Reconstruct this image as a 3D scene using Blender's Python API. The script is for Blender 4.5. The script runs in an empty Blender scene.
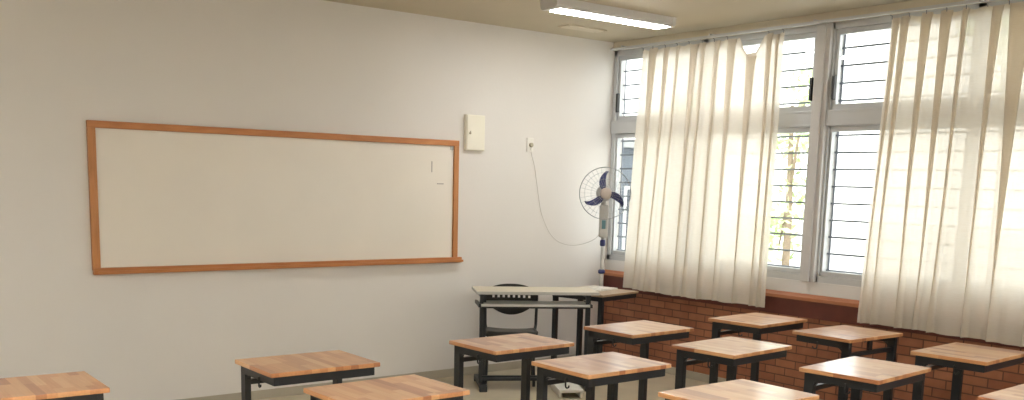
import bpy, bmesh, math, random
from mathutils import Vector, Matrix
random.seed(7)
C = bpy.context.scene.collection
PI = math.pi
D, W, H = 7.06, 6.595, 3.033          # front wall y, window wall x, ceiling z
XL, YB = -2.2, -3.1                   # left wall x, back wall y

# ------------------------------------------------------------------ helpers
def new_bm(): return bmesh.new()

def box(bm, x0, x1, y0, y1, z0, z1, bev=0.0, M=None):
    r = bmesh.ops.create_cube(bm, size=1.0)
    vs = r['verts']
    for v in vs:
        v.co = Vector(((x0+x1)/2 + v.co.x*(x1-x0), (y0+y1)/2 + v.co.y*(y1-y0), (z0+z1)/2 + v.co.z*(z1-z0)))
    if bev > 0:
        es = list({e for v in vs for e in v.link_edges})
        r2 = bmesh.ops.bevel(bm, geom=es, offset=bev, segments=2, affect='EDGES', profile=0.6)
        vs = list({v for f in r2['faces'] for v in f.verts} | {v for v in vs if v.is_valid})
    if M is not None:
        bmesh.ops.transform(bm, matrix=M, verts=vs)
    return bm

def tube(bm, pts, r, n=10, close=False, cap=True):
    pts = [Vector(p) for p in pts]
    rad = r if isinstance(r, (list, tuple)) else [r]*len(pts)
    rings = []
    m = len(pts)
    up = None
    for i, p in enumerate(pts):
        a = pts[(i-1) % m] if (close or i > 0) else p
        b = pts[(i+1) % m] if (close or i < m-1) else p
        d = (b-a).normalized()
        if up is None:
            up = Vector((0,0,1)) if abs(d.z) < .9 else Vector((1,0,0))
        u = (up - d*up.dot(d)).normalized(); up = u
        w = d.cross(u)
        rings.append([bm.verts.new(p + (u*math.cos(2*PI*k/n) + w*math.sin(2*PI*k/n))*rad[i]) for k in range(n)])
    for i in range(m if close else m-1):
        A, B = rings[i], rings[(i+1) % m]
        for k in range(n):
            bm.faces.new((A[k], A[(k+1) % n], B[(k+1) % n], B[k]))
    if not close and cap:
        bm.faces.new(rings[0][::-1]); bm.faces.new(rings[-1])
    return bm

def lathe(bm, prof, n=28, M=None):
    rings = []
    vs = []
    for r, z in prof:
        ring = [bm.verts.new((r*math.cos(2*PI*k/n), r*math.sin(2*PI*k/n), z)) for k in range(n)]
        rings.append(ring); vs += ring
    for A, B in zip(rings, rings[1:]):
        for k in range(n):
            bm.faces.new((A[k], A[(k+1) % n], B[(k+1) % n], B[k]))
    bm.faces.new(rings[0][::-1]); bm.faces.new(rings[-1])
    if M is not None: bmesh.ops.transform(bm, matrix=M, verts=vs)
    return bm

def prism(bm, poly, a, b, axis='y'):
    """extrude a 2D polygon (in the plane across axis) from a to b"""
    def P(u, v, t):
        return {'y': (u, t, v), 'x': (t, u, v), 'z': (u, v, t)}[axis]
    A = [bm.verts.new(P(u, v, a)) for u, v in poly]
    B = [bm.verts.new(P(u, v, b)) for u, v in poly]
    n = len(poly)
    bm.faces.new(A[::-1]); bm.faces.new(B)
    for k in range(n):
        bm.faces.new((A[k], A[(k+1) % n], B[(k+1) % n], B[k]))
    return bm

def obj(name, bm, mat, parent=None, smooth=False, loc=None):
    bmesh.ops.recalc_face_normals(bm, faces=bm.faces)
    me = bpy.data.meshes.new(name)
    bm.to_mesh(me); bm.free()
    if smooth:
        for p in me.polygons: p.use_smooth = True
    me.materials.append(mat)
    o = bpy.data.objects.new(name, me); C.objects.link(o)
    if parent: o.parent = parent
    if loc: o.location = loc
    return o

def tag(o, label, cat, group=None, kind=None):
    o['label'] = label; o['category'] = cat
    if group: o['group'] = group
    if kind: o['kind'] = kind
    return o

def thing(name, label, cat, loc=(0,0,0), rz=0, group=None):
    o = bpy.data.objects.new(name, None); C.objects.link(o)
    o.empty_display_size = .1
    o.location = loc; o.rotation_euler = (0,0,rz)
    return tag(o, label, cat, group)

def struct(name, bm, mat, label, cat, parent=None, smooth=False):
    o = obj(name, bm, mat, parent, smooth)
    if not parent: tag(o, label, cat, None, 'structure')
    return o

def dup(root, loc, rz, label):
    r = root.copy(); C.objects.link(r); r.location = loc; r.rotation_euler = (0,0,rz); r['label'] = label
    for ch in list(root.children):
        c = ch.copy(); C.objects.link(c); c.parent = r
        for g in ch.children:
            d = g.copy(); C.objects.link(d); d.parent = c
    return r

# ------------------------------------------------------------------ materials
def mat(name, col, rough=.6, metal=0, spec=.5, noise=None, bump=None, coat=0):
    m = bpy.data.materials.new(name); m.use_nodes = True
    nt = m.node_tree; N = nt.nodes; L = nt.links
    b = N['Principled BSDF']
    b.inputs['Base Color'].default_value = (*col, 1)
    b.inputs['Roughness'].default_value = rough
    b.inputs['Metallic'].default_value = metal
    b.inputs['Specular IOR Level'].default_value = spec
    b.inputs['Coat Weight'].default_value = coat
    b.inputs['Coat Roughness'].default_value = .12
    if noise or bump:
        tc = N.new('ShaderNodeTexCoord')
    if noise:
        sc, amt = noise
        n = N.new('ShaderNodeTexNoise'); n.inputs['Scale'].default_value = sc; n.inputs['Detail'].default_value = 6
        L.new(tc.outputs['Object'], n.inputs['Vector'])
        r = N.new('ShaderNodeValToRGB')
        r.color_ramp.elements[0].position = .3; r.color_ramp.elements[1].position = .7
        r.color_ramp.elements[0].color = (*[c*(1-amt) for c in col], 1)
        r.color_ramp.elements[1].color = (*[min(1, c*(1+amt)) for c in col], 1)
        L.new(n.outputs['Fac'], r.inputs['Fac']); L.new(r.outputs['Color'], b.inputs['Base Color'])
    if bump:
        sc, st = bump
        n2 = N.new('ShaderNodeTexNoise'); n2.inputs['Scale'].default_value = sc; n2.inputs['Detail'].default_value = 4
        L.new(tc.outputs['Object'], n2.inputs['Vector'])
        bp = N.new('ShaderNodeBump'); bp.inputs['Strength'].default_value = st; bp.inputs['Distance'].default_value = .004
        L.new(n2.outputs['Fac'], bp.inputs['Height']); L.new(bp.outputs['Normal'], b.inputs['Normal'])
    return m

def mth(nt, op, a, b=None):
    n = nt.nodes.new('ShaderNodeMath'); n.operation = op
    for i, v in enumerate((a, b)):
        if v is None: continue
        if isinstance(v, (int, float)): n.inputs[i].default_value = v
        else: nt.links.new(v, n.inputs[i])
    return n.outputs[0]

def butcher_block():
    """strips of wood along local y, finger jointed, each block its own tone, lacquered"""
    m = bpy.data.materials.new('laminated_wood'); m.use_nodes = True
    nt = m.node_tree; N = nt.nodes; L = nt.links
    b = N['Principled BSDF']
    tc = N.new('ShaderNodeTexCoord'); sx = N.new('ShaderNodeSeparateXYZ'); L.new(tc.outputs['Object'], sx.inputs[0])
    oi = N.new('ShaderNodeObjectInfo')
    seed = mth(nt, 'MULTIPLY', oi.outputs['Random'], 57.0)
    ix = mth(nt, 'FLOOR', mth(nt, 'DIVIDE', sx.outputs['X'], .043))
    w1 = N.new('ShaderNodeTexWhiteNoise'); w1.noise_dimensions = '2D'
    cv = N.new('ShaderNodeCombineXYZ'); L.new(ix, cv.inputs[0]); L.new(seed, cv.inputs[1]); L.new(cv.outputs[0], w1.inputs['Vector'])
    yy = mth(nt, 'ADD', mth(nt, 'DIVIDE', sx.outputs['Y'], .27), mth(nt, 'MULTIPLY', w1.outputs['Value'], 3.0))
    iy = mth(nt, 'FLOOR', yy)
    w2 = N.new('ShaderNodeTexWhiteNoise'); w2.noise_dimensions = '3D'
    cv2 = N.new('ShaderNodeCombineXYZ'); L.new(ix, cv2.inputs[0]); L.new(iy, cv2.inputs[1]); L.new(seed, cv2.inputs[2])
    L.new(cv2.outputs[0], w2.inputs['Vector'])
    r = N.new('ShaderNodeValToRGB'); cr = r.color_ramp
    cols = [(0, (.40,.15,.06)), (.16, (.55,.245,.10)), (.42, (.63,.30,.125)), (.68, (.67,.345,.15)), (1, (.74,.41,.195))]
    cr.elements[0].position = 0; cr.elements[0].color = (*cols[0][1], 1)
    cr.elements[1].position = 1; cr.elements[1].color = (*cols[-1][1], 1)
    for p, c in cols[1:-1]:
        e = cr.elements.new(p); e.color = (*c, 1)
    L.new(w2.outputs['Value'], r.inputs['Fac'])
    # grain
    mp = N.new('ShaderNodeMapping'); mp.inputs['Scale'].default_value = (60, 3, 60)
    L.new(tc.outputs['Object'], mp.inputs['Vector'])
    n = N.new('ShaderNodeTexNoise'); n.inputs['Scale'].default_value = 1.5; n.inputs['Detail'].default_value = 5
    L.new(mp.outputs[0], n.inputs['Vector'])
    mx = N.new('ShaderNodeMixRGB'); mx.blend_type = 'MULTIPLY'; mx.inputs['Fac'].default_value = .35
    g = N.new('ShaderNodeValToRGB'); g.color_ramp.elements[0].position = .35; g.color_ramp.elements[0].color = (.72,.66,.6,1)
    g.color_ramp.elements[1].position = .65
    L.new(n.outputs['Fac'], g.inputs['Fac']); L.new(r.outputs['Color'], mx.inputs['Color1']); L.new(g.outputs['Color'], mx.inputs['Color2'])
    L.new(mx.outputs['Color'], b.inputs['Base Color'])
    b.inputs['Roughness'].default_value = .34
    b.inputs['Coat Weight'].default_value = .7; b.inputs['Coat Roughness'].default_value = .2
    return m

def grained(name, c1, c2, scale=(2, 40, 40), rough=.45):
    m = bpy.data.materials.new(name); m.use_nodes = True
    nt = m.node_tree; N = nt.nodes; L = nt.links; b = N['Principled BSDF']
    tc = N.new('ShaderNodeTexCoord'); mp = N.new('ShaderNodeMapping'); mp.inputs['Scale'].default_value = scale
    L.new(tc.outputs['Object'], mp.inputs[0])
    n = N.new('ShaderNodeTexNoise'); n.inputs['Scale'].default_value = 1.2; n.inputs['Detail'].default_value = 5
    L.new(mp.outputs[0], n.inputs['Vector'])
    r = N.new('ShaderNodeValToRGB'); r.color_ramp.elements[0].position = .3; r.color_ramp.elements[1].position = .7
    r.color_ramp.elements[0].color = (*c1, 1); r.color_ramp.elements[1].color = (*c2, 1)
    L.new(n.outputs['Fac'], r.inputs['Fac']); L.new(r.outputs['Color'], b.inputs['Base Color'])
    b.inputs['Roughness'].default_value = rough
    return m

def brick():
    m = bpy.data.materials.new('exposed_brick'); m.use_nodes = True
    nt = m.node_tree; N = nt.nodes; L = nt.links; b = N['Principled BSDF']
    tc = N.new('ShaderNodeTexCoord'); s = N.new('ShaderNodeSeparateXYZ'); c = N.new('ShaderNodeCombineXYZ')
    L.new(tc.outputs['Object'], s.inputs[0]); L.new(s.outputs['Y'], c.inputs[0]); L.new(s.outputs['Z'], c.inputs[1])
    t = N.new('ShaderNodeTexBrick'); L.new(c.outputs[0], t.inputs['Vector'])
    t.inputs['Scale'].default_value = 1; t.inputs['Brick Width'].default_value = .195; t.inputs['Row Height'].default_value = .066
    t.inputs['Mortar Size'].default_value = .0055; t.inputs['Mortar Smooth'].default_value = .3; t.inputs['Bias'].default_value = -.1
    t.inputs['Color1'].default_value = (.41,.165,.085,1); t.inputs['Color2'].default_value = (.30,.11,.058,1)
    t.inputs['Mortar'].default_value = (.13,.055,.033,1)
    n = N.new('ShaderNodeTexNoise'); n.inputs['Scale'].default_value = 9; n.inputs['Detail'].default_value = 6
    L.new(tc.outputs['Object'], n.inputs['Vector'])
    mx = N.new('ShaderNodeMixRGB'); mx.blend_type = 'MULTIPLY'; mx.inputs['Fac'].default_value = .45
    r = N.new('ShaderNodeValToRGB'); r.color_ramp.elements[0].position = .3; r.color_ramp.elements[0].color = (.62,.55,.5,1); r.color_ramp.elements[1].position = .65
    L.new(n.outputs['Fac'], r.inputs['Fac']); L.new(t.outputs['Color'], mx.inputs['Color1']); L.new(r.outputs['Color'], mx.inputs['Color2'])
    L.new(mx.outputs['Color'], b.inputs['Base Color'])
    bp = N.new('ShaderNodeBump'); bp.inputs['Strength'].default_value = .5; bp.inputs['Distance'].default_value = .006; bp.invert = True
    L.new(t.outputs['Fac'], bp.inputs['Height']); L.new(bp.outputs['Normal'], b.inputs['Normal'])
    b.inputs['Roughness'].default_value = .55
    return m

def curtain_cloth():
    m = bpy.data.materials.new('thin_cotton'); m.use_nodes = True
    nt = m.node_tree; N = nt.nodes; L = nt.links
    for x in list(N):
        if x.type != 'OUTPUT_MATERIAL': N.remove(x)
    out = N['Material Output']
    tc = N.new('ShaderNodeTexCoord')
    mp = N.new('ShaderNodeMapping'); mp.inputs['Scale'].default_value = (20, 20, 160); L.new(tc.outputs['Object'], mp.inputs[0])
    n = N.new('ShaderNodeTexNoise'); n.inputs['Scale'].default_value = 1; n.inputs['Detail'].default_value = 3; L.new(mp.outputs[0], n.inputs['Vector'])
    r = N.new('ShaderNodeValToRGB'); r.color_ramp.elements[0].color = (.78,.72,.62,1); r.color_ramp.elements[1].color = (.85,.81,.74,1)
    L.new(n.outputs['Fac'], r.inputs['Fac'])
    d = N.new('ShaderNodeBsdfDiffuse'); L.new(r.outputs[0], d.inputs[0])
    t = N.new('ShaderNodeBsdfTranslucent'); L.new(r.outputs[0], t.inputs[0])
    a = N.new('ShaderNodeMixShader'); a.inputs[0].default_value = .45; L.new(d.outputs[0], a.inputs[1]); L.new(t.outputs[0], a.inputs[2])
    tr = N.new('ShaderNodeBsdfTransparent'); tr.inputs[0].default_value = (1,.97,.92,1)
    e = N.new('ShaderNodeMixShader'); e.inputs[0].default_value = CURT_TR
    L.new(a.outputs[0], e.inputs[1]); L.new(tr.outputs[0], e.inputs[2]); L.new(e.outputs[0], out.inputs[0])
    return m

def glass():
    m = bpy.data.materials.new('window_glass'); m.use_nodes = True
    nt = m.node_tree; N = nt.nodes; L = nt.links
    for x in list(N):
        if x.type != 'OUTPUT_MATERIAL': N.remove(x)
    out = N['Material Output']
    tr = N.new('ShaderNodeBsdfTransparent'); tr.inputs[0].default_value = (.96,.98,.97,1)
    g = N.new('ShaderNodeBsdfGlossy'); g.inputs['Roughness'].default_value = .02
    x = N.new('ShaderNodeMixShader'); x.inputs[0].default_value = .05; L.new(tr.outputs[0], x.inputs[1]); L.new(g.outputs[0], x.inputs[2])
    L.new(x.outputs[0], out.inputs[0])
    return m

def emit(name, col, s):
    m = bpy.data.materials.new(name); m.use_nodes = True
    b = m.node_tree.nodes['Principled BSDF']
    b.inputs['Base Color'].default_value = (*col, 1)
    b.inputs['Emission Color'].default_value = (*col, 1); b.inputs['Emission Strength'].default_value = s
    return m

CURT_TR = .075
WORLD = 2.7
FILL_LAMP = 54.0
M = dict(
    wall=mat('painted_plaster', (.74,.722,.70), .7, noise=(1.2, .02), bump=(60, .12), spec=.3),
    wallside=mat('painted_plaster_side', (.74,.722,.70), .7, noise=(1.2, .02)),
    ceil=mat('painted_concrete_ceiling', (.53,.475,.36), .6, noise=(.8, .05), bump=(25, .1), spec=.3),
    floor=mat('polished_cement', (.53,.47,.35), .32, noise=(3, .1), bump=(40, .05)),
    skirt=mat('cement_skirting', (.42,.385,.31), .5, noise=(5, .08)),
    brick=brick(),
    beam=mat('red_brown_beam', (.13,.033,.022), .45, noise=(8, .15)),
    sill=grained('orange_sill', (.36,.13,.06), (.48,.20,.095), (30, 4, 30)),
    alu=mat('grey_aluminium', (.56,.58,.60), .38, metal=.15, noise=(4, .04)),
    alud=mat('grille_steel', (.20,.22,.26), .5, metal=.2),
    post=mat('grey_painted_post', (.60,.60,.60), .5, noise=(4, .03)),
    under=mat('white_painted_strip', (.72,.71,.70), .55, noise=(4, .03)),
    black=mat('black_plastic', (.012,.012,.013), .4),
    steel=mat('black_painted_steel', (.016,.018,.021), .38, noise=(10, .2)),
    chair=mat('dark_chair_plastic', (.024,.024,.022), .35, noise=(10, .1)),
    wood=butcher_block(),
    frame=grained('varnished_frame_wood', (.42,.155,.045), (.54,.225,.075), (4, 30, 30), .4),
    framev=grained('varnished_frame_wood_upright', (.42,.17,.05), (.54,.24,.085), (30, 30, 4), .4),
    board=mat('board_enamel', (.79,.75,.68), .3, noise=(2, .02)),
    mark=mat('dark_marker', (.34,.31,.30), .6, noise=(30, .1)),
    lam=mat('beige_laminate', (.62,.56,.44), .35, noise=(8, .03)),
    lamedge=mat('grey_edge_band', (.50,.50,.48), .4, noise=(8, .03)),
    lamgrey=mat('grey_laminate', (.52,.53,.51), .35, noise=(8, .04)),
    lamtan=mat('tan_laminate', (.42,.30,.19), .4, noise=(8, .06)),
    paper=mat('printed_paper', (.62,.60,.55), .7, noise=(22, .22)),
    white=mat('white_enamel', (.78,.77,.73), .4, noise=(5, .02)),
    cream=mat('cream_enamel', (.82,.80,.70), .4, noise=(5, .02)),
    dull=mat('brass_lock', (.45,.42,.33), .4, metal=.6),
    tube=emit('fill_diffuser', (1.0,.975,.935), FILL_LAMP),
    tubedim=emit('dimmed_diffuser', (1.0,.975,.935), 24.0),  # front batten turned down so the corner wall isn't too bright
    lampbody=mat('lamp_housing_paint', (.62,.62,.63), .4, noise=(5, .03)),
    plate=mat('ceiling_plate_paint', (.62,.56,.44), .5, noise=(4, .03)),
    cloth=curtain_cloth(), glass=glass(),
    fanblue=mat('dark_blue_fan_plastic', (.028,.035,.13), .3, noise=(10, .1)),
    fangrey=mat('light_grey_fan_plastic', (.46,.455,.44), .4, noise=(10, .04)),
    fanhub=mat('beige_fan_hub', (.46,.40,.36), .4, noise=(10, .04)),
    fanteal=mat('teal_control_panel', (.10,.22,.26), .4, noise=(10, .1)),
    wire=mat('guard_wire', (.42,.44,.46), .4, metal=.3),
    cable=mat('grey_cable', (.56,.54,.50), .5),
    bark=mat('pale_bark', (.25,.19,.13), .8, noise=(10, .2)),
    leaf=mat('green_leaves', (.55,.70,.36), .6, noise=(3, .3)),
    ground=mat('pale_paving', (.62,.62,.60), .8, noise=(1, .08)),
)

# ------------------------------------------------------------------ room shell
T = .15
struct('floor', box(new_bm(), XL, W+T, YB, D, -.12, 0), M['floor'], 'beige polished cement classroom floor under the desks', 'floor')
struct('ceiling', box(new_bm(), XL-T, W+T, YB-T, D+T, H, H+.15), M['ceil'], 'flat beige painted ceiling above the curtains and board wall', 'ceiling')
struct('wall_front', box(new_bm(), XL-T, W+T, D, D+T, -.12, H), M['wall'], 'plain off-white wall carrying the whiteboard', 'wall')
struct('wall_left', box(new_bm(), XL-T, XL, YB, D, -.12, H), M['wallside'], 'plain off-white side wall opposite the windows', 'wall')
struct('wall_back', box(new_bm(), XL-T, W+T, YB-T, YB, -.12, H), M['wallside'], 'plain off-white wall behind the desks', 'wall')
# window wall: brick below, dark red-brown beam, lighter orange sill strip, white strip, posts, lintel
BT = .70
struct('wall_right', box(new_bm(), W-.01, W+T, YB, D, -.12, BT), M['brick'], 'exposed brick lower wall under the windows', 'wall')
struct('trim_1', box(new_bm(), W-.035, W+T, YB, D, BT, .835, .003), M['beam'], 'dark red-brown beam above the brickwork', 'trim')
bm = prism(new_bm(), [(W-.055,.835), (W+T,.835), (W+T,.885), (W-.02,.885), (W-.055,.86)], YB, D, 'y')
struct('trim_2', bm, M['sill'], 'thin orange sill strip on the brown beam', 'trim')
struct('trim_3', box(new_bm(), W-.01, W+T, YB, D, .885, .985, .003), M['under'], 'white painted strip directly below the window frames', 'trim')
struct('trim_4', box(new_bm(), W-.012, W+T, YB, D, 2.955, H, .003), M['plate'], 'narrow beige lintel between window heads and ceiling', 'trim')
struct('baseboard_front', box(new_bm(), XL, W-.02, D-.012, D, 0, .07, .002), M['skirt'], 'low grey cement skirting along the whiteboard wall', 'baseboard')
struct('baseboard_right', box(new_bm(), W-.022, W-.01, YB, D, 0, .07, .002), M['skirt'], 'low grey cement skirting below the brickwork', 'baseboard')

PITCH = 2.42
k = 5
for i in range(4):
    yc = 4.715 - PITCH*i
    if i == 3: continue
    bm = box(new_bm(), W-.03, W+T, yc-.064, yc+.064, .985, 2.955, .004)
    box(bm, W-.05, W-.03, yc-.03, yc+.03, .985, 2.955, .004)
    struct('trim_%d' % k, bm, M['post'], ['grey post between the two curtains', 'grey window post behind the right curtain', 'grey window post nearest the back of the room'][i], 'trim'); k += 1
bm = box(new_bm(), W-.01, W+T, YB, 4.715-2*PITCH-PITCH+.064, .985, 2.955)
struct('trim_%d' % k, bm, M['under'], 'white wall end beyond the last window at the back', 'trim')

def window(n, y0, y1, label):
    root = thing('window_%d' % n, label, 'window', (0,0,0)); root['kind'] = 'structure'
    z0, z1 = .985, 2.955
    ym = (y0+y1)/2
    x0, x1 = W+.0, W+.075
    f = new_bm()
    box(f, x0, x1, y0, y1, z0, z0+.05, .003); box(f, x0, x1, y0, y1, z1-.05, z1, .003)
    jb = .045 if n == 1 else .02
    box(f, x0, x1, y0, y0+.02, z0, z1, .003); box(f, x0, x1, y1-jb, y1, z0, z1, .003)
    box(f, x0, x1, ym-.028, ym+.028, z0, z1, .003)
    box(f, x0-.012, x1, y0, y1, 2.185, 2.31, .004); box(f, x0-.018, x0, y0+.01, y1-.01, 2.19, 2.205, .002); box(f, x0-.018, x0, y0+.01, y1-.01, 2.29, 2.305, .002)
    obj('window_frame', f, M['alu'], root)
    for (a, b) in ((y0+.02, ym-.028), (ym+.028, y1-jb)):
        for (c, d) in ((z0+.05, 2.185), (2.31, z1-.05)):
            s = new_bm(); w = .040; ws = .030 if d > 2.5 else .020
            xs0, xs1 = W+.018, W+.055
            box(s, xs0, xs1, a+.002, b-.002, c+.002, c+w, .003); box(s, xs0, xs1, a+.002, b-.002, d-w, d-.002, .003)
            box(s, xs0, xs1, a+.002, a+ws, c+w, d-w, .003); box(s, xs0, xs1, b-ws, b-.002, c+w, d-w, .003)
            so = obj('sash', s, M['alu'], root)
            obj('window_pane', box(new_bm(), W+.034, W+.038, a+ws-.004, b-ws+.004, c+w-.004, d-w+.004), M['glass'], so)
            if d > 2.5:
                yh = (a+ws/2+.002) if a < ym-.2 else (b-ws/2-.002)
                obj('handle', box(new_bm(), W-.012, W+.020, yh-.012, yh+.012, 2.385, 2.56, .004), M['black'], so)
    g = new_bm()
    z = 1.075
    while z < 2.93:
        box(g, W+.125, W+.137, y0, y1, z-.007, z+.007); z += .131
    for yy in (y0+.02, ym, y1-.01):
        box(g, W+.139, W+.149, yy-.006, yy+.006, z0, z1)
    obj('security_grille', g, M['alud'], root)
    return root
wlab = ['aluminium window nearest the board wall, behind the left curtain', 'aluminium window behind the right curtain, with security bars', 'aluminium window further back along the brick wall, past the right curtain', 'aluminium window at the back end of the room']
for i in range(4):
    y1 = 7.05 if i == 0 else 4.715 - PITCH*(i-1) - .064
    window(i+1, 4.715 - PITCH*i + .064, y1, wlab[i])

# ------------------------------------------------------------------ whiteboard
t = thing('whiteboard', 'wide wall whiteboard in a thin orange-brown wooden frame', 'whiteboard', (0,0,0))
bx0, bx1, bz0, bz1 = 1.815, 4.816, 1.007, 2.042
obj('writing_surface', box(new_bm(), bx0+.03, bx1-.03, D-.014, D, bz0+.03, bz1-.03), M['board'], t)
fw = .052
obj('top_rail', box(new_bm(), bx0, bx1, D-.034, D, bz1-fw+.004, bz1, .004), M['frame'], t)
obj('side_rail', box(new_bm(), bx0, bx0+fw, D-.032, D, bz0+.03, bz1-fw+.005, .004), M['framev'], t)
obj('side_rail', box(new_bm(), bx1-fw+.004, bx1, D-.032, D, bz0+.03, bz1-fw+.005, .004), M['framev'], t)
bm = box(new_bm(), bx0+.005, bx1+.04, D-.040, D, bz0, bz0+.046, .004)
box(bm, bx0+.03, bx1+.04, D-.060, D-.036, bz0+.006, bz0+.018, .003); box(bm, bx0+.03, bx1+.04, D-.064, D-.056, bz0+.006, bz0+.026, .002)
obj('marker_tray', bm, M['frame'], t)
o = obj('smudge_mark', box(new_bm(), 4.548, 4.556, D-.0155, D-.0135, 1.77, 1.86), M['mark'], t); o['label'] = 'short upright dark marker stroke'
o = obj('smudge_mark', box(new_bm(), 4.605, 4.672, D-.0155, D-.0135, 1.672, 1.679), M['mark'], t); o['label'] = 'short level dark marker stroke'
obj('corner_clip', box(new_bm(), 4.735, 4.765, D-.020, D-.012, 1.96, 1.992, .003), M['lamedge'], t)

# ------------------------------------------------------------------ wall fittings
t = thing('breaker_box', 'small cream metal breaker box on the wall right of the whiteboard', 'electrical box', (4.98, D, 2.115))
obj('body', box(new_bm(), -.098, .098, -.035, 0, -.15, .15, .004), M['cream'], t)
d = obj('door', box(new_bm(), -.092, .092, -.042, -.034, -.144, .144, .003), M['cream'], t)
lk = lathe(new_bm(), [(.008,0), (.010,.003), (.010,.008), (.006,.010)], 12, Matrix.Translation((-.062,-.041,-.005)) @ Matrix.Rotation(PI/2, 4, 'X'))
box(lk, -.066, -.058, -.053, -.049, -.012, .014, .001)
obj('latch', lk, M['dull'], d)

t = thing('wall_socket', 'small white wall socket with a grey cable plugged in', 'socket', (5.602, D, 2.04))
obj('cover_plate', box(new_bm(), -.036, .036, -.012, 0, -.062, .062, .004), M['white'], t)
sk = lathe(new_bm(), [(.018,0), (.020,.004), (.020,.020), (.014,.024)], 16, Matrix.Translation((.004,-.010,0)) @ Matrix.Rotation(PI/2, 4, 'X'))
obj('plug', sk, M['dull'], t)

t = thing('ceiling_hatch', 'pale rectangular access plate on the ceiling near the board wall', 'ceiling panel', (5.80, 6.62, H))
bm = box(new_bm(), -.22, .22, -.075, .075, -.012, 0, .004)
obj('cover', bm, M['plate'], t)
for sx in (-.2, .2):
    for sy in (-.06, .06): obj('screw', lathe(new_bm(), [(.006,-.015), (.007,-.012)], 10, Matrix.Translation((sx, sy, 0))), M['dull'], t)

def lamp(x0, x1, yc, label, lit='tube'):
    t = thing('fluorescent_light', label, 'ceiling light', ((x0+x1)/2, yc, H), 0, 'fluorescent ceiling lights')
    hl = (x1-x0)/2
    prof = [(-.095, 0), (.095, 0), (.09, -.05), (.075, -.07), (-.075, -.07), (-.09, -.05)]
    bm = new_bm(); prism(bm, prof, -hl+.03, hl-.03, 'x'); obj('housing', bm, M['lampbody'], t)
    obj('diffuser', box(new_bm(), -hl+.07, hl-.05, -.062, .068, -.078, -.069, .003), M[lit], t)
    for s in (-1, 1):
        c = new_bm(); prism(c, [(u*1.06, v if v == 0 else v-.004) for u, v in prof], s*hl-(.035 if s > 0 else 0), s*hl+(.035 if s < 0 else 0), 'x')
        obj('end_cap', c, M['lampbody'], t)
    return t
lamp(4.73, 5.97, 5.78, 'lit fluorescent batten on the ceiling in front of the board wall', 'tubedim')
for (x, y, s) in ((-.7, 3.3, 'over the left desks'), (2.4, .8, 'over the near right desks'), (-.7, .2, 'at the back left'), (2.4, -1.8, 'at the back right')):  # unseen battens added to brighten the room
    lamp(x-.71, x+.71, y, 'unseen fill batten added on the ceiling ' + s)

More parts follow.
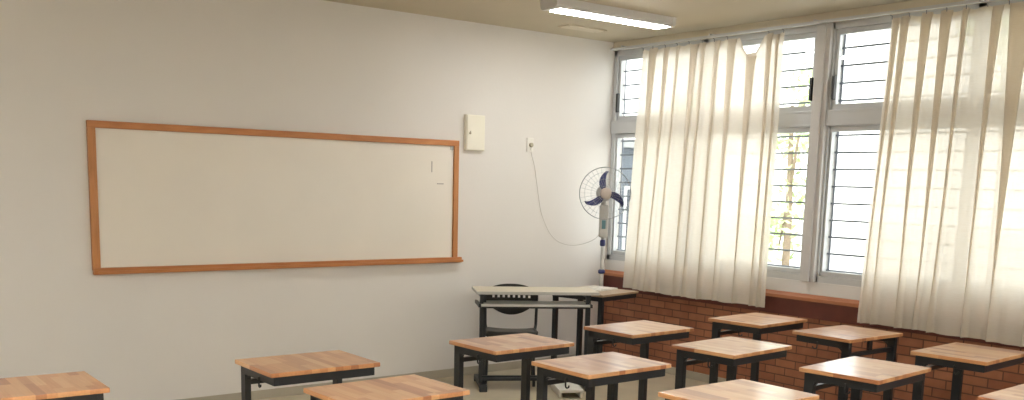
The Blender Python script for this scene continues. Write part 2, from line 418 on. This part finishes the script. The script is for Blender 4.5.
# ------------------------------------------------------------------ curtains
def curtain(label, ytop, ybot, ztop, zhem, npl, seed, dip=None, hooks=14, bunch=False):
    rnd = random.Random(seed)
    t = thing('curtain', label, 'curtain', (0,0,0), 0, 'curtains over the windows')
    ph = [rnd.uniform(0, 6.28) for _ in range(8)]
    Ltot = abs(ytop[1]-ytop[0])
    # cloth path: flat panels alternating with doubled-over pleats
    seg = []; tot = 0
    for i in range(npl):
        g = rnd.uniform(.35, 1.9); p = rnd.choice((.3, .45, .6, .9, 1.2))
        seg.append((g, p)); tot += g+p
    if bunch: seg[0] = (.22, .5); seg[1] = (.18, .6); tot = sum(a+b for a, b in seg)
    seg.append((.5, 0)); tot += .5
    cols = []                      # (base s, y offset amplitude, x depth)
    pos = 0
    for g, p in seg:
        n = 8
        for a in range(n):
            q = a/n
            cols.append(((pos+g*q)/tot, 0.0, .010*math.sin(PI*q)*g, 0))
        pos += g
        if p:
            dep = rnd.uniform(.028, .055); am = rnd.uniform(.65, 1.0)
            n = 16
            for a in range(n):
                q = a/n
                cols.append(((pos+p*q)/tot, am*math.sin(2*PI*q)*p/tot*Ltot, dep*(1-math.cos(2*PI*q))/2, 1))
            pos += p
    cols.append((1.0, 0, 0, 0))
    sg = 1 if ytop[1] > ytop[0] else -1
    def top(s):
        yy = ytop[0]+(ytop[1]-ytop[0])*s
        z = ztop - .014*abs(math.sin(PI*s*hooks))**.8 + .003*math.sin(90*s)
        if dip:
            q = (yy-dip[0])/dip[1]
            if abs(q) < 1: z -= dip[2]*(1-abs(q)**1.5)
        return yy, z
    def pt(c, v):
        s, dy, dx, _ = c
        yt, zt = top(s)
        yb = ybot[0]+(ybot[1]-ybot[0])*(s+.005*math.sin(12*s+ph[4]))
        zb = zhem + .004*math.sin(7*s+ph[5]) + .003*math.sin(31*s+ph[6])
        y = yt*(1-v)+yb*v + .006*math.sin(5*v+9*s+ph[7])*v*(1-v)*2
        open_ = 1-.85*v**.75
        y += sg*dy*open_ + .010*math.sin(2.5*v+17*s+ph[0])*v
        x = 6.488 - dx*(.75+.35*v) - .010*(1+math.sin(23*s+2.2*v+ph[2]))*(.25+.75*v)
        if v < .03: x += .3*dx*(1-v/.03)
        return (x, y, zt*(1-v)+zb*v)
    nv = 44
    bm = new_bm()
    rows = [[bm.verts.new(pt(c, j/nv)) for c in cols] for j in range(nv+1)]
    for j in range(nv):
        for i in range(len(cols)-1):
            bm.faces.new((rows[j][i], rows[j][i+1], rows[j+1][i+1], rows[j+1][i]))
    obj('cloth', bm, M['cloth'], t, True)
    for nm, (v0, v1) in (('heading_tape', (0, .016)), ('hem', (.978, 1))):
        b2 = new_bm(); rr = []
        for v in (v0, v1):
            rr.append([b2.verts.new((p[0]+.003, p[1], p[2])) for p in (pt(c, v) for c in cols)])
        for i in range(len(cols)-1): b2.faces.new((rr[0][i], rr[0][i+1], rr[1][i+1], rr[1][i]))
        obj(nm, b2, M['cloth'], t, True)
    for h in range(hooks+1):
        s = min(.998, max(.002, h/hooks)); yy, zz = top(s)
        if dip and abs(yy-dip[0]) < dip[1]*.9: continue
        b3 = new_bm()
        xx = pt(min(cols, key=lambda c: abs(c[0]-s)), 0)[0]-.004
        tube(b3, [(xx, yy, zz-.012), (xx, yy, zz+.012), (6.46, yy, 2.928)], .0030, 6)
        obj('hook', b3, M['alud'], t)
    return t
curtain('left cream cotton curtain, sagging off its rail near the right end', (6.56, 5.02), (6.70, 5.02), 2.915, .745, 10, 8, dip=(5.33, .13, .155), hooks=11)
curtain('right cream cotton curtain hanging from hooks above the near desks', (4.10, 2.30), (4.17, 2.25), 2.915, .735, 11, 15, hooks=13, bunch=True)

t = thing('curtain_rail', 'long grey metal curtain rail just below the ceiling', 'curtain rail', (0,0,0))
bm = new_bm(); prism(bm, [(6.445, 2.935), (6.475, 2.935), (6.475, 2.955), (6.445, 2.955)], 1.9, 6.95, 'y')
obj('track', bm, M['alu'], t)
obj('back_wire', tube(new_bm(), [(6.53, 6.98, 2.965), (6.53, 1.9, 2.965)], .005, 8), M['alud'], t)
for yy in (6.8, 5.75, 4.72, 3.55, 2.5):
    bm = box(new_bm(), 6.44, W-.010, yy-.006, yy+.006, 2.955, 2.968, .002)
    obj('bracket', bm, M['alu'], t)

# ------------------------------------------------------------------ student desks
def student_desk():
    t = thing('student_desk', '', 'desk', (0,0,0), 0, 'student desks in rows')
    w, d, h = .595, .445, .77
    obj('tabletop', box(new_bm(), -w/2, w/2, -d/2, d/2, h-.022, h, .003), M['wood'], t)
    # steel apron tray on the two sides and the seated side, open towards the legs
    a = new_bm(); x, y0, y1, za, zb = w/2-.022, -d/2+.020, d/2-.03, h-.068, h-.022
    box(a, -x, -x+.025, y0, y1, za, zb, .003); box(a, x-.025, x, y0, y1, za, zb, .003)
    box(a, -x+.024, x-.024, y0, y0+.025, za, zb, .003)
    box(a, -x+.02, x-.02, y1-.16, y1-.14, za+.012, zb, .002)
    obj('apron', a, M['steel'], t)
    for s in (-1, 1):
        L = new_bm()
        xl = s*(x-.016)
        box(L, xl-.016, xl+.016, d/2-.078, d/2-.022, .05, h-.024, .004)
        # curved gusset from leg to side rail
        g = [(d/2-.076, h-.068), (d/2-.115, h-.068)]
        for q in range(6):
            an = PI/2*q/5
            g.append((d/2-.115+.039*math.sin(an), h-.068-.04*(1-math.cos(an))))
        prism(L, g, xl-.010, xl+.010, 'x')
        obj('leg', L, M['steel'], t)
        f = box(new_bm(), xl-.020, xl+.020, -d/2+.02, d/2+.02, .012, .052, .006)
        ft = obj('foot', f, M['steel'], t)
        for yy in (-d/2+.06, d/2-.02):
            obj('rubber_pad', box(new_bm(), xl-.018, xl+.018, yy-.02, yy+.02, 0, .014, .002), M['black'], ft)
        hk = tube(new_bm(), [(s*(x+.004), -.035, za+.02), (s*(x+.004), -.035, za-.018), (s*(x+.006), -.039, za-.026), (s*(x+.008), -.051, za-.029), (s*(x+.008), -.063, za-.024), (s*(x+.008), -.065, za-.014)], .0045, 8)
        obj('bag_hook', hk, M['steel'], t)
    b = box(new_bm(), -x+.03, x-.03, d/2-.066, d/2-.038, .645, .672, .003)
    box(b, -.02, .02, d/2-.062, d/2-.044, .668, h-.021, .002)
    obj('stretcher', b, M['steel'], t)
    obj('lower_stretcher', box(new_bm(), -x+.03, x-.03, d/2-.066, d/2-.038, .10, .128, .003), M['steel'], t)
    return t
desks = [
 ((3.508,4.538), .028, 'wood-topped student desk standing in front of the teacher desk and its dark chair'),
 ((.889,4.613), -.017, 'wood-topped student desk at the far left, cut off by the photo edge'),
 ((2.201,4.552), .004, 'wood-topped student desk below the right part of the whiteboard, bag hook showing'),
 ((2.198,3.749), .039, 'orange-toned student desk in the lower left, overlapping the desk below the whiteboard'),
 ((3.501,3.752), .013, 'wood-topped student desk with the white low shelf showing beneath its top'),
 ((4.623,4.605), .05, 'student desk beside the corner table, in front of the bare brickwork'),
 ((4.59,3.785), .087, 'student desk amid the window-side rows, floor and brick showing under its top'),
 ((5.727,4.501), .08, 'student desk close to the brick wall below the left curtain edge'),
 ((5.738,3.767), -.002+PI, 'student desk turned round so its legs and stretcher face the viewer'),
 ((4.65,2.927), .101, 'student desk with a strong white window reflection, behind the lower right corner desk'),
 ((5.702,2.908), .071, 'student desk by the brick wall under the right curtain'),
 ((3.518,2.846), .008, 'glossy student desk at the bottom centre, only its top in view'),
 ((4.758,2.012), .057, 'student desk cut off by the bottom right corner of the photo'),
]
proto = student_desk()
for i, ((x, y), rz, lab) in enumerate(desks):
    if i == 0:
        proto.location = (x, y, 0); proto.rotation_euler = (0,0,rz); proto['label'] = lab
    else: dup(proto, (x, y, 0), rz, lab)

# ------------------------------------------------------------------ teacher's computer desk
def frame_from(p, q):
    """origin p, +x towards q; returns location, rotation, length"""
    dx, dy = q[0]-p[0], q[1]-p[1]
    return (p[0], p[1], 0), math.atan2(dy, dx), math.hypot(dx, dy)
loc, rz, ln = frame_from((4.62, 6.455), (5.50, 5.955))
t = thing('teacher_desk', 'beige-topped computer desk with black frame and pull-out keyboard shelf', 'desk', loc, rz)
dp = .40; zt = .822
top = obj('tabletop', box(new_bm(), 0, ln, 0, dp, zt-.024, zt, .003), M['lam'], t)
e = new_bm(); box(e, -.002, ln+.002, -.004, .002, zt-.025, zt-.001, .001); box(e, ln-.001, ln+.004, 0, dp, zt-.025, zt-.001, .001); box(e, -.004, .001, 0, dp, zt-.025, zt-.001, .001)
obj('edge_band', e, M['lamedge'], top)
ks = obj('keyboard_shelf', box(new_bm(), .035, ln-.075, -.02, .26, .700, .718, .003), M['lamgrey'], t)
for xx in (.022, ln-.066):
    r = box(new_bm(), xx-.010, xx+.010, -.03, .28, .694, .722, .003)
    obj('slide', r, M['steel'], ks)
obj('shelf_rail', box(new_bm(), .04, ln-.08, -.012, .0, .685, .700, .002), M['steel'], ks)
for xx in (.03, ln-.10):
    L = new_bm(); box(L, xx-.002, xx+.026, .02, .05, .06, zt-.024, .003)
    obj('leg', L, M['steel'], t)
    L = new_bm(); box(L, xx+.034, xx+.062, .13, .16, .06, zt-.024, .003)
    obj('leg', L, M['steel'], t)
    f = box(new_bm(), xx+.0, xx+.062, -.06, dp+.02, .020, .060, .006); box(f, xx-.001, xx+.063, -.064, -.03, .0, .045, .004); box(f, xx-.001, xx+.063, dp-.02, dp+.022, .0, .045, .004)
    obj('foot', f, M['steel'], t)
    obj('top_bracket', box(new_bm(), xx, xx+.03, .05, dp-.04, zt-.05, zt-.024, .003), M['steel'], t)
obj('lower_rail', box(new_bm(), .05, ln-.09, .024, .048, .075, .10, .003), M['steel'], t)
obj('lower_rail', box(new_bm(), .05, ln-.09, .075, .10, .085, .11, .003), M['steel'], t)
ca, sa = math.cos(rz), math.sin(rz)
def dloc(u, v, z=0): return (loc[0]+u*ca-v*sa, loc[1]+u*sa+v*ca, z)
t = thing('computer_stand', 'low white floor platform beside the right foot of the teacher desk', 'stand', dloc(.745, -.12), rz)
obj('platform', box(new_bm(), -.10, .10, -.19, .25, .045, .066, .003), M['white'], t)
for sx in (-1, 1):
    obj('runner', box(new_bm(), sx*.085-.010, sx*.085+.010, -.17, .23, 0, .046, .003), M['white'], t)

# chair behind it
cx, cy = 5.235, 6.80
t = thing('teacher_chair', 'dark plastic chair with a perforated backrest behind the teacher desk', 'chair', (cx, cy, 0), -math.radians(37))
# local: +y towards the wall, sits facing -y; backrest shell at y=0
bm = new_bm()
n = 24; cols = []
holes = [-.155+.045*i for i in range(8)]
def edge_top(u): return .824 - .060*(abs(u)/.235)**2.4
def edge_bot(u): return .545 + .125*(abs(u)/.235)**2.0
hz0, hz1 = .700, .724
us = [-.235]
for hx in holes: us += [hx-.010, hx+.010]
us.append(.235)
def by(u, z): return .02 - .9*(.235**2-u*u)*(-1)*.9 - .04*((z-.69)/.14)*.5 - .03
F = []
for u in us:
    col = []
    for z in (edge_bot(u), .680, hz0, hz1, .745, edge_top(u)):
        col.append((u, by(u, z), z))
    F.append(col)
for sgn in (0, .010):
    pass
V = [[[bm.verts.new((p[0], p[1]+o_, p[2])) for p in col] for col in F] for o_ in (0, .010)]
nz = 6
def hole(i, j): return j == 2 and i % 2 == 1
for s_ in (0, 1):
    for i in range(len(us)-1):
        for j in range(nz-1):
            if hole(i, j): continue
            bm.faces.new((V[s_][i][j], V[s_][i+1][j], V[s_][i+1][j+1], V[s_][i][j+1]))
for i in range(len(us)-1):
    for j in (0, nz-1):
        bm.faces.new((V[0][i][j], V[0][i+1][j], V[1][i+1][j], V[1][i][j]))
for i in (0, len(us)-1):
    for j in range(nz-1):
        bm.faces.new((V[0][i][j], V[0][i][j+1], V[1][i][j+1], V[1][i][j]))
obj('backrest', bm, M['chair'], t)
# seat shell
bm = new_bm(); nu, nv = 14, 12; g0 = []; g1 = []
for j in range(nv+1):
    v = j/nv; r0 = []; r1 = []
    for i in range(nu+1):
        u = -1+2*i/nu
        wd = .235*(1-.10*v)*(1-.10*max(0, .12-v)/.12)
        x = u*wd; y = -.46+.44*v
        z = .452 + .012*u*u - .022*max(0, (.2-v)/.2)**1.5 + .010*math.cos(PI*v) - .01
        r0.append(bm.verts.new((x, y, z))); r1.append(bm.verts.new((x, y, z-.014)))
    g0.append(r0); g1.append(r1)
for j in range(nv):
    for i in range(nu):
        bm.faces.new((g0[j][i], g0[j][i+1], g0[j+1][i+1], g0[j+1][i])); bm.faces.new((g1[j][i], g1[j][i+1], g1[j+1][i+1], g1[j+1][i]))
for j in range(nv):
    for i in (0, nu): bm.faces.new((g0[j][i], g0[j+1][i], g1[j+1][i], g1[j][i]))
for i in range(nu):
    for j in (0, nv): bm.faces.new((g0[j][i], g0[j][i+1], g1[j][i+1], g1[j][i]))
obj('seat', bm, M['chair'], t, True)
for s in (-1, 1):
    obj('back_post', tube(new_bm(), [(s*.215, -.06, .435), (s*.222, -.02, .47), (s*.226, .01, .60), (s*.224, .0, .755)], .013, 10), M['steel'], t)
    obj('leg', tube(new_bm(), [(s*.19, -.40, .43), (s*.205, -.43, .0)], .013, 10), M['steel'], t)
    obj('leg', tube(new_bm(), [(s*.19, -.08, .43), (s*.205, .04, .0)], .013, 10), M['steel'], t)
    obj('seat_frame', tube(new_bm(), [(s*.19, -.42, .430), (s*.19, -.05, .430)], .012, 10), M['steel'], t)

# corner table
loc, rz, ln = frame_from((5.70, 6.13), (6.25, 6.25))
t = thing('corner_table', 'small tan-topped black-legged table in the corner by the window wall', 'table', loc, rz)
zt = .77; dp = .56
top = obj('tabletop', box(new_bm(), 0, ln, 0, dp, zt-.02, zt, .003), M['lamtan'], t)
a = new_bm(); box(a, .012, ln-.012, .012, .034, zt-.06, zt-.02, .003); box(a, .012, ln-.012, dp-.034, dp-.012, zt-.06, zt-.02, .003)
box(a, .012, .034, .034, dp-.034, zt-.06, zt-.02, .003); box(a, ln-.034, ln-.012, .034, dp-.034, zt-.06, zt-.02, .003)
obj('apron', a, M['steel'], t)
for xx in (.014, ln-.054):
    for yy in (.014, dp-.054):
        if xx > .1:
            if yy < .1: continue
            xx = .30; yy = .44
        obj('leg', box(new_bm(), xx, xx+.04, yy, yy+.04, .0, zt-.03, .003), M['steel'], t)
# sheets lying on it
t = thing('newspaper', 'folded light grey newspaper lying on the corner table', 'newspaper', (5.985, 6.52, .7705), math.radians(14))
bm = new_bm(); box(bm, -.22, .16, -.13, .15, 0, .006, .002)
obj('lower_sheets', bm, M['paper'], t)
bm = new_bm(); box(bm, -.20, .17, -.12, .14, .0062, .012, .002)
obj('folded_page', bm, M['paper'], t)

# ------------------------------------------------------------------ pedestal fan
fx, fy = 6.24, 6.735
t = thing('pedestal_fan', 'white pedestal fan with dark blue blades standing in the corner', 'fan', (fx, fy, 0), 0)
obj('base', lathe(new_bm(), [(.19,0), (.195,.012), (.18,.028), (.06,.05), (.035,.09), (.0351,.10)], 36), M['fangrey'], t, True)
obj('pole', lathe(new_bm(), [(.021,.09), (.021,.92), (.0165,.93), (.0165,1.36)], 18), M['fangrey'], t, True)
obj('collar', lathe(new_bm(), [(.024,.885), (.032,.89), (.032,.915), (.022,.925)], 18), M['fanblue'], t, True)
cl = lathe(new_bm(), [(.020,1.14), (.026,1.15), (.026,1.19), (.020,1.20)], 18)
obj('height_knob', cl, M['fanblue'], t, True)
# facing direction towards the desks
yaw = math.atan2(-.80, -.60)
R = Matrix.Rotation(yaw, 4, 'Z')
HZ = 1.625
def fanM(z, rx=0): return R @ Matrix.Translation((0,0,z))
b = new_bm(); box(b, -.030, .034, -.040, .040, 1.22, 1.52, .014); bmesh.ops.transform(b, matrix=R, verts=b.verts)
body = obj('control_column', b, M['fangrey'], t)
b = new_bm(); box(b, .031, .037, -.018, .018, 1.30, 1.38, .003); bmesh.ops.transform(b, matrix=R, verts=b.verts)
obj('control_panel', b, M['fanteal'], body)
def lz(prof, off, n=28): # lathe with axis along the facing direction
    b = new_bm(); lathe(b, prof, n, R @ Matrix.Translation((off,0,HZ)) @ Matrix.Rotation(PI/2, 4, 'Y')); return b
obj('motor_housing', lz([(.03,-.13), (.065,-.11), (.075,-.05), (.070,.0), (.045,.01)], .0), M['fangrey'], t, True)
b = new_bm(); tube(b, [(-.02,0,1.49), (-.04,0,1.56)], .026, 12); bmesh.ops.transform(b, matrix=R, verts=b.verts); obj('neck', b, M['fangrey'], t, True)
obj('hub', lz([(.042,0), (.046,.01), (.044,.035), (.03,.045)], .03), M['fanblue'], t, True)
obj('hub_cap', lz([(.052,0), (.052,.008), (.040,.013), (.01,.014)], .112), M['fanhub'], t, True)
for k in range(3):
    b = new_bm(); a0 = math.radians(110 + 120*k)
    rows = []
    n = 10
    for i in range(n+1):
        q = i/n; r = .036+.165*q
        wdt = .030+.036*math.sin(PI*min(1, q*.9+.12))
        ca = a0 - .42*q*q
        row = []
        for j in range(7):
            v = -1+2*j/6
            ang = ca + v*wdt/(2*max(r, .06))
            hh = .050 + .016*v
            row.append((hh, r*math.cos(ang), r*math.sin(ang)))
        rows.append(row)
    V0 = [[b.verts.new((p[0], p[1], HZ+p[2])) for p in rw] for rw in rows]
    V1 = [[b.verts.new((p[0]+.003, p[1], HZ+p[2])) for p in rw] for rw in rows]
    for i in range(n):
        for j in range(6):
            b.faces.new((V0[i][j], V0[i][j+1], V0[i+1][j+1], V0[i+1][j])); b.faces.new((V1[i][j], V1[i][j+1], V1[i+1][j+1], V1[i+1][j]))
        for j in (0, 6): b.faces.new((V0[i][j], V0[i+1][j], V1[i+1][j], V1[i][j]))
    for j in range(6):
        for i in (0, n): b.faces.new((V0[i][j], V0[i][j+1], V1[i][j+1], V1[i][j]))
    bmesh.ops.transform(b, matrix=R, verts=b.verts)
    obj('blade', b, M['fanblue'], t, True)
for nm, fr in (('front_guard', 1), ('rear_guard', -1)):
    b = new_bm(); GR = .235
    def gp(r, a): # dome profile
        hx = .055 + fr*(.064*(1-(r/GR)**2.6) + (.003 if fr > 0 else -.003))
        return (hx, r*math.cos(a), HZ+r*math.sin(a))
    tube(b, [gp(GR, 2*PI*i/48) for i in range(48)], .0042, 6, close=True)
    for rr in (.19, .13, .065): tube(b, [gp(rr, 2*PI*i/36) for i in range(36)], .0008, 5, close=True)
    for i in range(32):
        a = 2*PI*i/32
        tube(b, [gp(r, a) for r in (.055, .11, .16, .20, .225, GR)], .0007, 4)
    bmesh.ops.transform(b, matrix=R, verts=b.verts)
    obj(nm, b, M['wire'], t, True)

# cable from socket to fan
pts = [(5.606, D-.03, 2.03), (5.612, D-.010, 1.985), (5.66, D-.008, 1.85), (5.70, D-.008, 1.66), (5.745, D-.008, 1.46), (5.80, D-.008, 1.34), (5.87, D-.012, 1.235), (5.96, D-.03, 1.165), (6.07, D-.07, 1.135), (6.17, D-.13, 1.15), (6.235, D-.22, 1.20), (6.262, 6.79, 1.27)]
def smooth(pts, k=6):
    P = [Vector(p) for p in pts]; P = [P[0]]+P+[P[-1]]; out = []
    for i in range(1, len(P)-2):
        for j in range(k):
            s = j/k; a, b, c, d = P[i-1:i+3]
            out.append(.5*((2*b)+(-a+c)*s+(2*a-5*b+4*c-d)*s*s+(-a+3*b-3*c+d)*s**3))
    out.append(P[-2]); return out
o = obj('power_cable', tube(new_bm(), smooth(pts), .0024, 6), M['cable'], None, True)
tag(o, 'thin grey power cable looping from wall socket to the fan', 'cable')

# ------------------------------------------------------------------ outside
o = struct('ground', box(new_bm(), W+T+.01, 60, -30, 50, -.6, -.5), M['ground'], 'pale paving outside the windows', 'ground')
def tree(x, y, blobs, trunk_h, label, n=1500, seed=1):
    r = random.Random(seed)
    t = thing('tree', label, 'tree', (x, y, -.5))
    b = tube(new_bm(), [(0,0,0), (.03,.02,trunk_h*.5), (-.02,.05,trunk_h)], [.07,.055,.03], 10)
    for bl in blobs: tube(b, [(-.0,.03,trunk_h*.6), (bl[0]*.6, bl[1]*.6, bl[2]-.1)], [.03,.012], 8)
    obj('trunk', b, M['bark'], t, True)
    b = new_bm()
    for i in range(n):
        bx, by_, bz, br = r.choice(blobs)
        v = Vector((r.gauss(0,1), r.gauss(0,1), r.gauss(0,1))).normalized()*br*r.uniform(.3,1)
        c = Vector((bx, by_, bz))+v
        u = Vector((r.gauss(0,1), r.gauss(0,1), r.gauss(0,1))).normalized()
        w = u.cross(Vector((r.gauss(0,1), r.gauss(0,1), r.gauss(0,1)))).normalized()
        s = r.uniform(.04,.08)
        q = [c-u*s*1.4, c-w*s*.5, c+u*s*1.4, c+w*s*.5]
        b.faces.new([b.verts.new(k) for k in q])
    obj('foliage', b, M['leaf'], t)
tree(12.0, 9.0, [(0,-.1,2.1,.55), (.1,.1,2.9,.5), (0,-.25,3.6,.45), (.1,.3,1.5,.45)], 3.4, 'slim pale green tree outside, seen between the curtains', 520, 3)
tree(14.5, 7.2, [(0,0,4.4,.7), (.4,.5,4.9,.6), (-.3,-.6,4.7,.6)], 4.4, 'green tree crown outside above the right curtain', 1200, 4)
tree(16.5, 15.6, [(0,0,3.2,.7), (.3,.5,2.5,.6), (-.2,-.4,3.8,.5)], 3.6, 'green tree outside the window nearest the board wall', 1200, 5)

t = thing('outbuilding', 'low grey-blue outbuilding outside the window nearest the board wall', 'building', (11.2, 12.6, -.5))
obj('wall', box(new_bm(), -1.2, 1.2, -2, 2, 0, 2.75, .01), mat('grey_blue_render', (.10,.12,.15), .8, noise=(2, .1)), t)
obj('roof', box(new_bm(), -1.3, 1.3, -2.15, 2.15, 2.75, 2.87, .01), mat('pale_roof_slab', (.30,.31,.32), .8, noise=(2, .1)), t)
wo = obj('window', box(new_bm(), -1.0, -.1, -2.03, -1.99, 1.2, 2.2, .01), M['alu'], t)
obj('window_pane', box(new_bm(), -.95, -.15, -2.045, -2.031, 1.25, 2.15), mat('dark_pane', (.05,.06,.08), .1), wo)

# ------------------------------------------------------------------ light
w = bpy.data.worlds.new('World'); bpy.context.scene.world = w; w.use_nodes = True
nt = w.node_tree; bg = nt.nodes['Background']
sky = nt.nodes.new('ShaderNodeTexSky'); sky.sky_type = 'HOSEK_WILKIE'; sky.turbidity = 8; sky.ground_albedo = .6
sky.sun_direction = Vector((-.5, -.4, .75)).normalized()
mx = nt.nodes.new('ShaderNodeMixRGB'); mx.inputs['Fac'].default_value = .22
mx.inputs['Color1'].default_value = (1.0, .985, .95, 1)
nt.links.new(sky.outputs[0], mx.inputs['Color2']); nt.links.new(mx.outputs[0], bg.inputs['Color'])
bg.inputs['Strength'].default_value = WORLD
for i in range(4):
    y1 = 7.05 if i == 0 else 4.715 - PITCH*(i-1) - .064
    y0 = 4.715 - PITCH*i + .064
    l = bpy.data.lights.new('window_portal', 'AREA'); l.shape = 'RECTANGLE'; l.size = 1.97; l.size_y = y1-y0
    l.cycles.is_portal = True
    o = bpy.data.objects.new('window_portal', l); C.objects.link(o)
    o.location = (W+.16, (y0+y1)/2, 1.97); o.rotation_euler = (0, PI/2, 0)

# ------------------------------------------------------------------ camera
cam = bpy.data.cameras.new('camera'); co = bpy.data.objects.new('camera', cam); C.objects.link(co)
cam.sensor_width = 36; cam.lens = 983.23/1024*36
cam.shift_y = (335.63-200)/1024; cam.clip_start = .05
r = Vector((.79332016, -.60831451, .02442501)); u = Vector((.07376043, .13586231, .98797815)); f = Vector((.60431988, .78198139, -.15265185))
co.matrix_world = Matrix(((r.x, u.x, -f.x, 0), (r.y, u.y, -f.y, 0), (r.z, u.z, -f.z, 1.6913), (0,0,0,1)))
sc = bpy.context.scene; sc.camera = co
vs = sc.view_settings; vs.view_transform = 'Standard'; vs.look = 'None'; vs.gamma = 1; vs.use_curve_mapping = False
vs.exposure = 1.08
cy = sc.cycles
cy.max_bounces = 12; cy.diffuse_bounces = 6; cy.glossy_bounces = 4; cy.transmission_bounces = 6; cy.transparent_max_bounces = 16
cy.use_denoising = True; cy.sample_clamp_indirect = 6; cy.caustics_reflective = False; cy.caustics_refractive = False
